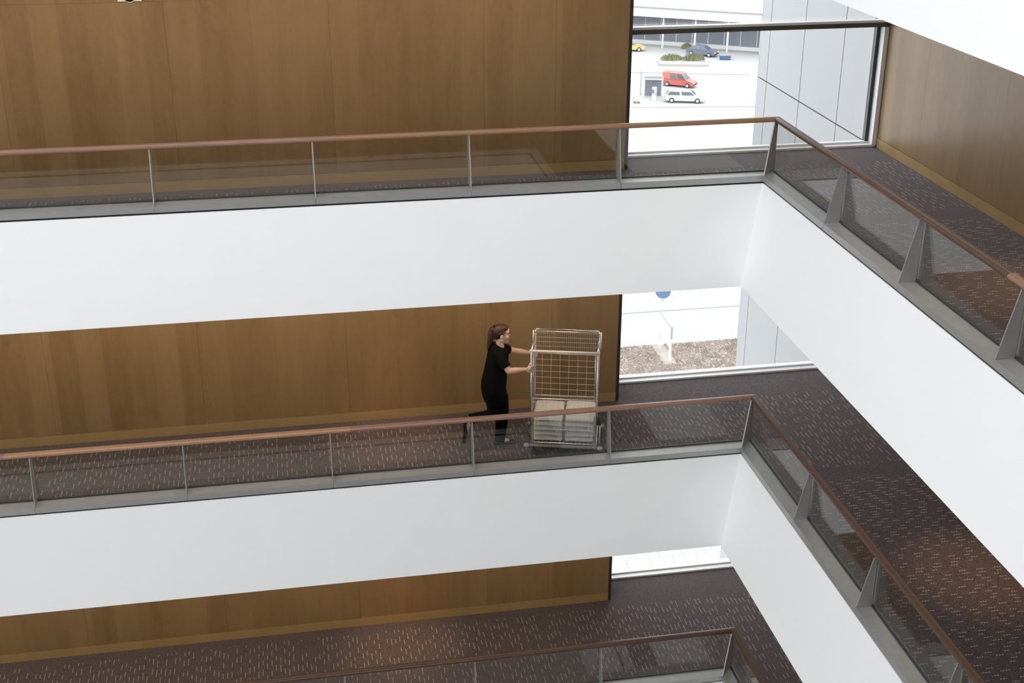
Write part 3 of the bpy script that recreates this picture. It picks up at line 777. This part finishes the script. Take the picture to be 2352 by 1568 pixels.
# hair: cap swept back into a ponytail
hair = MB()
hair.ell(headc + Vector((-0.026, 0, 0.038)), (0.094, 0.080, 0.084), HR)
hair.ell(headc + HR @ Vector((-0.050, 0, 0.004)), (0.064, 0.070, 0.076), HR)
hair.cap(headc + HR @ Vector((0.052, -0.030, 0.074)), headc + HR @ Vector((-0.02, -0.070, 0.030)), 0.016, 0.018)
hair.cap(headc + HR @ Vector((0.052, 0.030, 0.074)), headc + HR @ Vector((-0.02, 0.070, 0.030)), 0.016, 0.018)
hair.ell(headc + HR @ Vector((0.016, 0, 0.078)), (0.056, 0.060, 0.040), HR)
hair.cap(headc + HR @ Vector((0.050, -0.026, 0.082)), headc + HR @ Vector((0.050, 0.026, 0.082)), 0.017, 0.017)
hair.cap(headc + HR @ Vector((0.030, -0.070, 0.040)), headc + HR @ Vector((-0.030, -0.074, 0.020)), 0.010, 0.012)
hair.cap(headc + HR @ Vector((0.030, 0.070, 0.040)), headc + HR @ Vector((-0.030, 0.074, 0.020)), 0.010, 0.012)
hr = remesh(hair, 'hair', 'hair', woman, 0.005, 3)
pt = [P(u, v, 1.70) for u, v in ((1138, 751), (1131, 755), (1128, 765), (1127.5, 776), (1125.5, 788), (1122.5, 797), (1120.5, 803))]
rad = [0.024, 0.034, 0.036, 0.036, 0.032, 0.024, 0.010]
pm = MB()
rnd = random.Random(5)
for j in range(11):
    aj = j * 2.4; rj = 0.0 if j == 0 else 0.62
    off = [Vector((math.cos(aj + .25 * i), math.sin(aj + .25 * i), 0)) * rad[i] * rj for i in range(len(pt))]
    e_ = rnd.uniform(0.8, 1.0)
    for i in range(len(pt) - 1):
        if i == len(pt) - 2 and e_ < .87: continue
        pm.cap(pt[i] + off[i], pt[i + 1] + off[i + 1], rad[i] * (.7 if j == 0 else .42), rad[i + 1] * (.7 if j == 0 else .42) + .002)
remesh(pm, 'ponytail', 'hair', hr, 0.004, 1)
build(MB().lathe([(0.024, -0.007), (0.031, -0.007), (0.031, 0.007), (0.024, 0.007)], pt[0] + Vector((-0.012, 0, -0.003)), 16, Matrix.Rotation(math.radians(70), 3, 'Y')), 'hair_tie', 'black_cloth', hr, smooth=True)

# clothes: flat-ended lofts fused into one cloth surface each
def ringe(c, a, b_, n=20):
    """ellipse ring with half axes a, b_ (vectors)"""
    return [Vector(c) + a * math.cos(2 * math.pi * j / n) + b_ * math.sin(2 * math.pi * j / n) for j in range(n)]
def limb(mb, pts, rs, sq=1.0):
    for i in range(len(pts) - 1):
        d = (pts[i + 1] - pts[i]).normalized()
        a = d.orthogonal().normalized(); b_ = d.cross(a)
        mb.loft([ringe(pts[i], a * rs[i], b_ * rs[i]), ringe(pts[i + 1], a * rs[i + 1], b_ * rs[i + 1])])
        if 0 < i: mb.ell(pts[i], (rs[i],) * 3, None, 16, 10)
top = MB()
Yv = Vector((0, 1, 0))
def tr(u0, u1, v, hw, yc=1.695, dip=0):
    """one torso ring read off the silhouette: left/right pixel at row v, half width across"""
    a, b_ = P(u0, v, yc), P(u1, v + dip, yc)
    c = (a + b_) / 2; return ringe(c, (b_ - a) / 2, Yv * hw, 28)
rows = [(1105, 1160, 892, .172), (1105.5, 1163, 878, .166), (1109, 1164, 862, .155), (1113, 1164, 845, .150), (1116.5, 1166, 830, .158),
        (1119.5, 1168, 815, .172), (1123, 1167, 804, .182), (1126.5, 1165, 797, .168, 1.695, 4), (1130.5, 1163.5, 791, .125, 1.695, 9), (1135.5, 1161.5, 786.5, .080, 1.695, 13)]
top.loft([tr(*r_) for r_ in rows])
for sh, el, f in ((shN, elN, 0.80), (shF, elF, 0.42)):
    d = el - sh
    top.ell(sh + Vector((0, 0, -0.006)), (0.066, 0.062, 0.066))
    limb(top, [sh, sh + d * 0.4, sh + d * f], [0.064, 0.064, 0.062])
remesh(top, 'short_sleeved_top', 'black_cloth', woman, 0.006, 4)
tro = MB()
def trr(u0, u1, v, hw, yc): return tr(u0, u1, v, hw, yc)
tro.loft([trr(1106, 1161, 880, .160, 1.695), trr(1105, 1163, 893, .172, 1.695), trr(1107, 1166, 907, .165, 1.70), trr(1113, 1167, 922, .14, 1.70)])
# supporting leg, straight and slightly flared at the hem
tro.loft([trr(1126, 1167, 905, .082, 1.775), trr(1131, 1168.5, 930, .078, 1.765), trr(1137, 1168, 950, .068, 1.76), trr(1138, 1166, 972, .060, 1.755), trr(1137, 1162, 992, .056, 1.75), trr(1136, 1160, 1008, .058, 1.75), trr(1136, 1159, 1013.5, .060, 1.75)])
# trailing leg
limb(tro, [hipN + Vector((0, 0, .01)), hipN + (knR - hipN) * .55, knR, knR + (anR - knR) * .5, anR + (anR - knR) * .04], [0.088, 0.074, 0.062, 0.060, 0.062])
remesh(tro, 'trousers', 'black_cloth_trousers', woman, 0.006, 4)
# shoes: low black slippers that leave the instep bare on the supporting foot
def shoe(heel, ball, toe, thick):
    s_ = MB()
    ax = (ball - heel).normalized(); side = ax.cross(Vector((0, 0, 1)) if abs(ax.z) < .8 else Vector((1, 0, 0))).normalized(); nrm = side.cross(ax)
    s_.loft([ringe(heel - ax * 0.030, side * 0.022, nrm * 0.020), ringe(heel, side * 0.036, nrm * 0.040), ringe(heel + (ball - heel) * .4 - nrm * .012, side * 0.034, nrm * 0.022), ringe(ball - nrm * .004, side * 0.047, nrm * 0.030), ringe(toe, side * 0.040, nrm * 0.026), ringe(toe + ax * 0.026, side * 0.020, nrm * 0.014)])
    return s_
s1 = shoe(hS, bS + Vector((0.012, 0, -0.004)), tS + Vector((0, 0, 0.0)), 1)
remesh(s1, 'shoe', 'shoe_black', woman, 0.005, 2)
so = MB().loft([[Vector((hS.x - .04, hS.y + a, z)) for a, z in ((-.03, 0.001), (.03, 0.001), (.03, .014), (-.03, .014))], [Vector((bS.x, bS.y + a, z)) for a, z in ((-.046, 0.001), (.046, 0.001), (.046, .014), (-.046, .014))], [Vector((tS.x + .035, tS.y + a, z)) for a, z in ((-.022, 0.001), (.022, 0.001), (.022, .014), (-.022, .014))]])
build(so, 'sole', 'black_rubber', woman, bevel=0.004)
s2 = shoe(hR_, bR, tR, 1)
remesh(s2, 'shoe', 'shoe_black', woman, 0.005, 2)

# ------------------------------------------------------------------ outside the window
G = -31.0
struct(MB().bb((-120, 12, G - 0.5), (260, 420, G)), 'ground_outside', 'concrete_light', 'pale concrete forecourt far below the window')
struct(MB().bb((2.72, 3.25, G), (2.9, 40, G + 0.02)), 'trim_kerb_near', 'kerb', 'kerb at the foot of the building')
# own building: wing with metal cladding standing beside the window
wing = empty('building_wing', (2.65, 3.38, G), label='pale grey metal-clad building wing beside the corner window', cat='building')
build(MB().bb((0.03, 0.0, 0), (5.0, 4.0, 46)), 'core', 'facade_joint', wing)
yj = [3.40, 4.255, 5.60, 6.92, 7.30]
for j in range(len(yj) - 1):
    zl = G
    cuts = [z for z in [-31.0] + [2.46 + S * i for i in range(-10, 6)] if z >= G]
    cuts = sorted(set([G] + [2.46 + S * i for i in range(-10, 6)]))
    for a, b_ in zip(cuts[:-1], cuts[1:]):
        w_ = yj[j + 1] - yj[j] - 0.016; h_ = b_ - a - 0.018
        key = ('f', round(w_, 3), round(h_, 3))
        if key not in _pm:
            _pm[key] = MB().bb((0, -w_ / 2, -h_ / 2), (0.025, w_ / 2, h_ / 2)).mesh('panel'); _pm[key].materials.append(MAT['facade_panel'])
        link('panel', _pm[key], None, wing, (0, (yj[j] + yj[j + 1]) / 2 - 3.38, (a + b_) / 2 - G))

# road, lane marks, kerb line, planted strip
struct(MB().bb((-60, 70.6, G + 0.005), (120, 76.6, G + 0.03)), 'road', 'asphalt_light', 'pale grey road below the window')
struct(MB().bb((-60, 76.6, G), (120, 76.85, G + 0.07)), 'trim_kerb_road', 'kerb', 'grey kerb along the far side of the road')
for x0, x1, nm in ((15.4, 20.2, 'nearer the board sign'), (25.2, 29.8, 'nearer the grey building wing')):
    tag(build(MB().bb((x0, 73.05, G + 0.031), (x1, 73.25, G + 0.036)), 'lane_mark', 'road_paint'), 'white lane dash painted on the road, ' + nm, 'lane mark', 'lane dashes on the road')
struct(MB().bb((-30, 65.6, G + 0.0), (60, 70.4, G + 0.12)), 'ground_bed', 'dry_bed', 'brown planted strip along the road')
tf = MB(); rnd = random.Random(3)
for i in range(15000):
    x = rnd.uniform(8, 36); y = 65.7 + rnd.random() * 4.6
    if abs(x - 20.75) < .45 and 66.9 < y < 70.4: continue
    s_ = rnd.uniform(0.03, 0.085)
    a = rnd.uniform(0, 6.28); z = G + 0.12
    tf.add([(x + s_ * math.cos(a), y + s_ * math.sin(a), z), (x + s_ * math.cos(a + 2.1), y + s_ * math.sin(a + 2.1), z), (x + s_ * math.cos(a + 4.2), y + s_ * math.sin(a + 4.2), z), (x + rnd.uniform(-.05, .05), y + rnd.uniform(-.05, .05), z + s_ * 1.5)], [(0, 1, 3), (1, 2, 3), (2, 0, 3), (0, 2, 1)])
tag(build(tf, 'dry_ground_cover', 'dry_tuft'), 'dry brown ground cover in the strip beside the road', 'ground cover', kind='stuff')

# board sign on two posts
bsn = empty('board_sign', (20.75, 67.3, G), label='big blank white board sign on posts in the brown planted strip', cat='sign')
build(MB().bb((-0.05, -0.1, 1.15), (0.05, 2.75, 2.75)), 'board', 'ext_white', bsn, bevel=0.01)
build(MB().bb((-0.07, -0.12, 2.75), (0.07, 2.77, 2.82)), 'top_edge', 'ext_grey', bsn)
build(MB().bb((-0.07, -0.16, 1.9), (0.07, -0.105, 2.75)), 'end_cap', 'ext_grey', bsn)
for y in (0.05, 2.5): build(MB().bb((-0.08, y - 0.08, 0), (0.08, y + 0.08, 1.149)), 'post', 'ext_white', bsn)

# round blue traffic sign
q = at(1522, 690, z=G)
rs = empty('round_sign', (q.x, q.y, G), math.radians(-16), label='round blue traffic sign with a white border beyond the road', cat='sign')
RXm = Matrix.Rotation(math.pi / 2, 3, 'X')
build(MB().lathe([(0.001, 0.0), (0.60, 0.0), (0.60, 0.03), (0.001, 0.03)], (0, -0.07, 0.80), 32, RXm), 'blue_face', 'sign_blue', rs)
build(MB().lathe([(0.605, -0.0), (0.70, -0.0), (0.70, 0.028), (0.605, 0.028)], (0, -0.07, 0.80), 32, RXm), 'white_border', 'ext_white', rs)
build(MB().tube([(0, 0.0, 0), (0, 0.0, 1.3)], 0.05, 10), 'post', 'ext_grey', rs)

# paving slabs at the foot of the building
pav = struct(MB().bb((4, 30, G), (24, 50, G + 0.03)), 'pavement', 'slab_joint', 'pale slab pavement at the foot of the building')
sm = MB().bb((-0.62, -0.32, 0), (0.62, 0.32, 0.03)).mesh('slab'); sm.materials.append(MAT['slab'])
for r_ in range(20):
    for c_ in range(12):
        link('slab', sm, None, pav, (8.2 + c_ * 1.26 + (r_ % 2) * 0.63, 38.0 + r_ * 0.665, G + 0.031))

# vehicles
def car(loc, rz, paint, kind, label):
    Lh = {'van': 2.25, 'pickup': 2.35, 'hatch': 2.45, 'sedan': 2.25}[kind]; W = 0.86; H = {'van': 1.82, 'pickup': 1.65, 'hatch': 1.5, 'sedan': 1.45}[kind]
    e = empty('van' if kind in ('van',) else 'car', loc, rz, label=label, cat='van' if kind == 'van' else 'car')
    sill = 0.28; belt = 0.92 if kind != 'van' else 1.0
    # lower body: side outline from rear (-x) to front (+x)
    low = [(-Lh, 0.40), (-Lh + .06, sill), (Lh - .08, sill), (Lh, 0.42), (Lh - .02, 0.68), (Lh - .25, 0.80), (Lh - 1.05, belt), (-Lh + .05, belt), (-Lh, 0.75)]
    mb = MB().loft([[(x, -W * .93, z) for x, z in low], [(x, -W, z) for x, z in low], [(x, W, z) for x, z in low], [(x, W * .93, z) for x, z in low]])
    bo = build(mb, 'body', paint, e, bevel=0.04)
    if kind == 'van': cab = [(-Lh + .06, belt), (-Lh + .16, H), (Lh - 1.75, H), (Lh - 1.0, belt)]
    elif kind == 'pickup': cab = [(-0.75, belt), (-0.55, H - .1), (0.45, H - .1), (1.25, belt)]
    elif kind == 'hatch': cab = [(-Lh + .10, belt), (-Lh + .55, H), (Lh - 1.75, H), (Lh - 1.0, belt)]
    else: cab = [(-Lh + .5, belt), (-Lh + 1.1, H), (Lh - 1.9, H), (Lh - 1.1, belt)]
    def inset(t): return W - 0.02 - t
    ci = [(x, inset(0.0 if z < belt + .01 else 0.14), z) for x, z in cab]
    gh = MB().loft([[(x, -w, z) for x, w, z in ci], [(x, w, z) for x, w, z in ci]])
    build(gh, 'cabin', paint, e, bevel=0.03)
    # windows set proud of the cabin skin
    (xa, za), (xb, zb_), (xc, zc_), (xd, zd) = cab
    def lerp(a, b_, t): return a + (b_ - a) * t
    zl, zh = belt + 0.06, cab[1][1] - 0.09
    def xs_at(z): t = (z - za) / (zb_ - za); return lerp(xa, xb, t), lerp(xd, xc, t)
    def wy(z): return inset(lerp(0, 0.14, (z - belt) / (zb_ - belt))) + 0.006
    l0, r0 = xs_at(zl); l1, r1 = xs_at(zh)
    nwin = 3 if kind == 'van' else (1 if kind == 'pickup' else 2)
    for i in range(nwin):
        t0, t1 = (i + .07) / nwin, (i + .93) / nwin
        if kind == 'van' and i == 0: continue
        for sy in (-1, 1):
            pts = [(lerp(l0, r0, t0), zl), (lerp(l0, r0, t1), zl), (lerp(l1, r1, t1), zh), (lerp(l1, r1, t0), zh)]
            build(MB().loft([[(x, sy * (wy(z) - .012), z) for x, z in pts], [(x, sy * wy(z), z) for x, z in pts]]), 'side_window', 'car_glass', e)
    for (x0, x1, nm, sg) in ((r0, r1, 'windscreen', 1), (l0, l1, 'rear_window', -1)):
        build(MB().loft([[(x0 - sg * .01, -wy(zl) + .1, zl), (x0 - sg * .01, wy(zl) - .1, zl), (x1 - sg * .01, wy(zh) - .1, zh), (x1 - sg * .01, -wy(zh) + .1, zh)], [(x0 + sg * .012, -wy(zl) + .1, zl), (x0 + sg * .012, wy(zl) - .1, zl), (x1 + sg * .012, wy(zh) - .1, zh), (x1 + sg * .012, -wy(zh) + .1, zh)]]), nm, 'car_glass', e)
    RX_ = Matrix.Rotation(math.pi / 2, 3, 'X')
    for x in (-Lh + .85, Lh - .85):
        for sy in (-1, 1):
            w_ = build(MB().lathe([(0.19, -0.10), (0.30, -0.10), (0.33, -0.07), (0.33, 0.07), (0.30, 0.10), (0.19, 0.10)], (x, sy * (W - .06), 0.33), 20, RX_), 'wheel', 'black_rubber', e)
            build(MB().lathe([(0.001, -0.105), (0.185, -0.105), (0.185, 0.105), (0.001, 0.105)], (x, sy * (W - .06), 0.33), 14, RX_), 'hubcap', 'grey_plastic', w_)
    for sy in (-1, 1):
        build(MB().box((Lh - 0.05, sy * 0.62, 0.66), (0.14, 0.30, 0.12)), 'headlight', 'white_gloss', e)
        build(MB().box((-Lh + 0.0, sy * 0.68, 0.80), (0.06, 0.16, 0.24)), 'tail_light', 'car_red', e)
    build(MB().box((Lh - .02, 0, 0.42), (0.10, 1.5, 0.16)), 'bumper', 'black_rubber', e)
    build(MB().box((-Lh + .02, 0, 0.42), (0.10, 1.5, 0.16)), 'bumper', 'black_rubber', e)
    if kind == 'pickup':
        build(MB().bb((-Lh + .12, -W + .1, belt + .001), (-0.85, W - .1, belt + .06)), 'bed_cover', 'ext_white', e)
    return e
def mid(u0, v0, u1, v1):
    a, b_ = at(u0, v0, z=G), at(u1, v1, z=G)
    d = b_ - a
    return (a + b_) / 2, math.atan2(d.y, d.x)
c_, a_ = mid(1530, 197, 1597, 204); car((c_.x, c_.y + .8, G), a_, 'car_red', 'van', 'red van with dark side windows parked outside beyond the white car')
c_, a_ = mid(1540, 236, 1612, 238); car((c_.x, c_.y + .8, G), a_, 'car_white', 'hatch', 'white car parked outside in front of the red van')
c_, a_ = mid(1596, 121, 1636, 137); car((c_.x, c_.y + .6, G), math.radians(-42), 'car_blue', 'sedan', 'dark blue car parked beside the grassy planter')
c_ = at(1455, 118, z=G); car((c_.x - 0.6, c_.y + .6, G), math.radians(-4), 'car_yellow', 'sedan', 'yellow car parked outside, partly hidden by the veneered wall')

# kerbed islands, planter with grasses
pl = empty('planter', (52.1, 166.2, G), math.radians(-14), label='low kerbed concrete planter with two clumps of grass in the forecourt', cat='planter')
build(MB().bb((-3.6, -2.2, 0), (3.4, 1.6, 0.35)), 'kerb', 'concrete_light', pl, bevel=0.05)
build(MB().bb((-3.3, -0.5, 0.35), (3.1, 1.3, 0.40)), 'soil', 'dry_bed', pl)
def clump(cx, cy, rx, ry, h, seed, z0=0.38):
    rnd = random.Random(seed); mb = MB()
    for i in range(420):
        a = rnd.uniform(0, 6.28); r_ = math.sqrt(rnd.random()); x, y = cx + rx * r_ * math.cos(a), cy + ry * r_ * math.sin(a)
        hh = h * (1 - .5 * r_ * r_) * rnd.uniform(.7, 1.1); b_ = rnd.uniform(0, 6.28); s_ = 0.09
        lx, ly = rnd.uniform(-.2, .2), rnd.uniform(-.2, .2)
        mb.add([(x - s_ * math.cos(b_), y - s_ * math.sin(b_), z0), (x + s_ * math.cos(b_), y + s_ * math.sin(b_), z0), (x + lx, y + ly, z0 + hh), (x - s_ * math.sin(b_), y + s_ * math.cos(b_), z0)], [(0, 1, 2), (1, 3, 2), (3, 0, 2), (0, 3, 1)])
    return mb
for i, (cx, rx, h) in enumerate(((-1.7, 1.5, 0.95), (1.45, 1.6, 1.15))):
    e = build(clump(0, 0, rx, 0.8, h, 20 + i, 0.0), 'ornamental_grass', 'bush_leaf')
    e.location = Vector((52.1, 166.2, G + 0.40)) + Matrix.Rotation(math.radians(-14), 3, 'Z') @ Vector((cx, 0.4, 0))
    tag(e, ('olive clump of grass in the planter, on the side of the yellow car', 'taller olive clump of grass in the planter, on the side of the blue container')[i], 'grass', 'grass clumps')
q = at(1577, 112, z=G)
e = build(clump(0, 0, 0.75, 0.5, 1.0, 33, 0.0), 'shrub', 'bush_leaf'); e.location = (q.x, q.y, G)
tag(e, 'small olive shrub standing behind the planter next to the blue car', 'shrub')
q = at(1665, 137, z=G)
e = empty('container', (q.x, q.y, G), math.radians(-8), label='low dark blue container beside the blue car', cat='container')
build(MB().loft([[(-0.7, -0.35, 0), (0.7, -0.35, 0), (0.7, 0.35, 0), (-0.7, 0.35, 0)], [(-0.78, -0.42, 0.62), (0.78, -0.42, 0.62), (0.78, 0.42, 0.62), (-0.78, 0.42, 0.62)]]), 'bin', 'skip_blue', e)
build(MB().bb((-0.82, -0.46, 0.621), (0.82, 0.46, 0.69)), 'lid', 'ext_grey', e, bevel=0.02)

# shelter with a ticket machine
q = at(1499, 222, z=G)
e = empty('shelter', (q.x, q.y, G), math.radians(-14), label='small open shelter with white posts and dark back wall beside the red van', cat='shelter')
build(MB().bb((-1.05, 0.55, 0), (1.05, 0.65, 2.25)), 'back_wall', 'ext_glass', e)
build(MB().bb((-1.25, -0.75, 2.30), (1.25, 0.75, 2.45)), 'roof', 'ext_white', e, bevel=0.02)
build(MB().bb((-1.15, -0.72, 2.46), (1.15, 0.2, 2.75)), 'sign_band', 'ext_grey', e)
for sx in (-1, 1):
    for sy in (-1, 1): build(MB().bb((sx * 1.12 - .05, sy * .68 - .05, 0), (sx * 1.12 + .05, sy * .68 + .05, 2.299)), 'post', 'ext_white', e)
q2 = at(1502, 230, z=G)
e = empty('ticket_machine', (q2.x, q2.y, G), math.radians(-14), label='pale ticket machine with a blue stripe standing in the small shelter', cat='machine')
build(MB().bb((-0.28, -0.25, 0), (0.28, 0.25, 1.65)), 'cabinet', 'ext_white', e, bevel=0.03)
build(MB().bb((-0.27, -0.262, 0.9), (-0.05, -0.2505, 1.4)), 'screen', 'skip_blue', e)
build(MB().bb((0.02, -0.262, 0.75), (0.22, -0.2505, 0.95)), 'slot_plate', 'ext_grey', e)
q = at(1471, 217, z=G)
e = empty('pole', (q.x, q.y, G), label='thin dark pole standing next to the small shelter', cat='pole')
build(MB().tube([(0, 0, 0.1), (0, 0, 3.0)], 0.06, 8), 'shaft', 'ext_grey', e)
build(MB().lathe([(0.001, 0), (0.16, 0), (0.14, 0.1), (0.001, 0.1)], n=12), 'foot', 'ext_grey', e)
q = at(1462, 236, z=G)
e = empty('pallet_trolley', (q.x, q.y, G), math.radians(-14), label='pale trolley loaded with a white box beside the dark pole', cat='trolley')
build(MB().bb((-0.4, -0.3, 0.16), (0.4, 0.3, 0.24)), 'deck', 'ext_grey', e)
build(MB().bb((-0.34, -0.26, 0.241), (0.30, 0.26, 0.95)), 'box', 'ext_white', e, bevel=0.02)
build(MB().tube([(-0.38, -0.25, 0.24), (-0.38, -0.25, 1.1), (-0.38, 0.25, 1.1), (-0.38, 0.25, 0.24)], 0.025, 6), 'handle', 'ext_grey', e)
for sx in (-1, 1):
    for sy in (-1, 1): build(MB().lathe([(0.001, -.03), (.08, -.03), (.08, .03), (.001, .03)], (sx * .3, sy * .24, .08), 12, RXm), 'wheel', 'black_rubber', e)

# long low terminal building with columns
tb0 = at(1430, 104, z=G); tb1 = at(1740, 126, z=G)
ang = math.atan2((tb1 - tb0).y, (tb1 - tb0).x)
e = empty('terminal_building', (tb0.x, tb0.y, G), ang, label='long white building with a dark glazed ground floor behind the parked cars', cat='building')
LB = 70
build(MB().bb((-40, 3.0, 0), (LB, 3.5, 4.6)), 'glazing', 'ext_glass', e)
build(MB().bb((-41, -0.6, 4.6), (LB + 1, 14, 9.5)), 'upper_storey', 'ext_white', e)
build(MB().bb((-41, -0.75, 5.9), (LB + 1, -0.605, 6.05)), 'cornice', 'ext_grey', e)
build(MB().bb((-40, 2.4, 0), (LB, 2.99, 0.55)), 'plinth', 'ext_white', e)
cm = MB().tube([(0, 0, 0), (0, 0, 4.59)], 0.16, 10).mesh('column'); cm.materials.append(MAT['ext_white'])
mm = MB().bb((-0.05, -0.06, 0.56), (0.05, 0, 4.59)).mesh('mullion'); mm.materials.append(MAT['ext_white'])
for i in range(22): link('column', cm, None, e, (-38 + i * 4.9, 0.4, 0))
for i in range(44): link('mullion', mm, None, e, (-39 + i * 2.45, 2.98, 0))
# painted bay lines in the forecourt
for i, (u0, v0, u1, v1) in enumerate(((1448, 167, 1720, 172), (1448, 247, 1735, 245))):
    a, b_ = at(u0, v0, z=G), at(u1, v1, z=G); d = (b_ - a); n_ = Vector((-d.y, d.x, 0)).normalized() * 0.12
    struct(MB().loft([[a + n_, a - n_, a - n_ + Vector((0, 0, .06)), a + n_ + Vector((0, 0, .06))], [b_ + n_, b_ - n_, b_ - n_ + Vector((0, 0, .06)), b_ + n_ + Vector((0, 0, .06))]]), 'trim_kerb_forecourt', 'kerb', ('low grey kerb behind the red van', 'low grey kerb in front of the white car')[i])
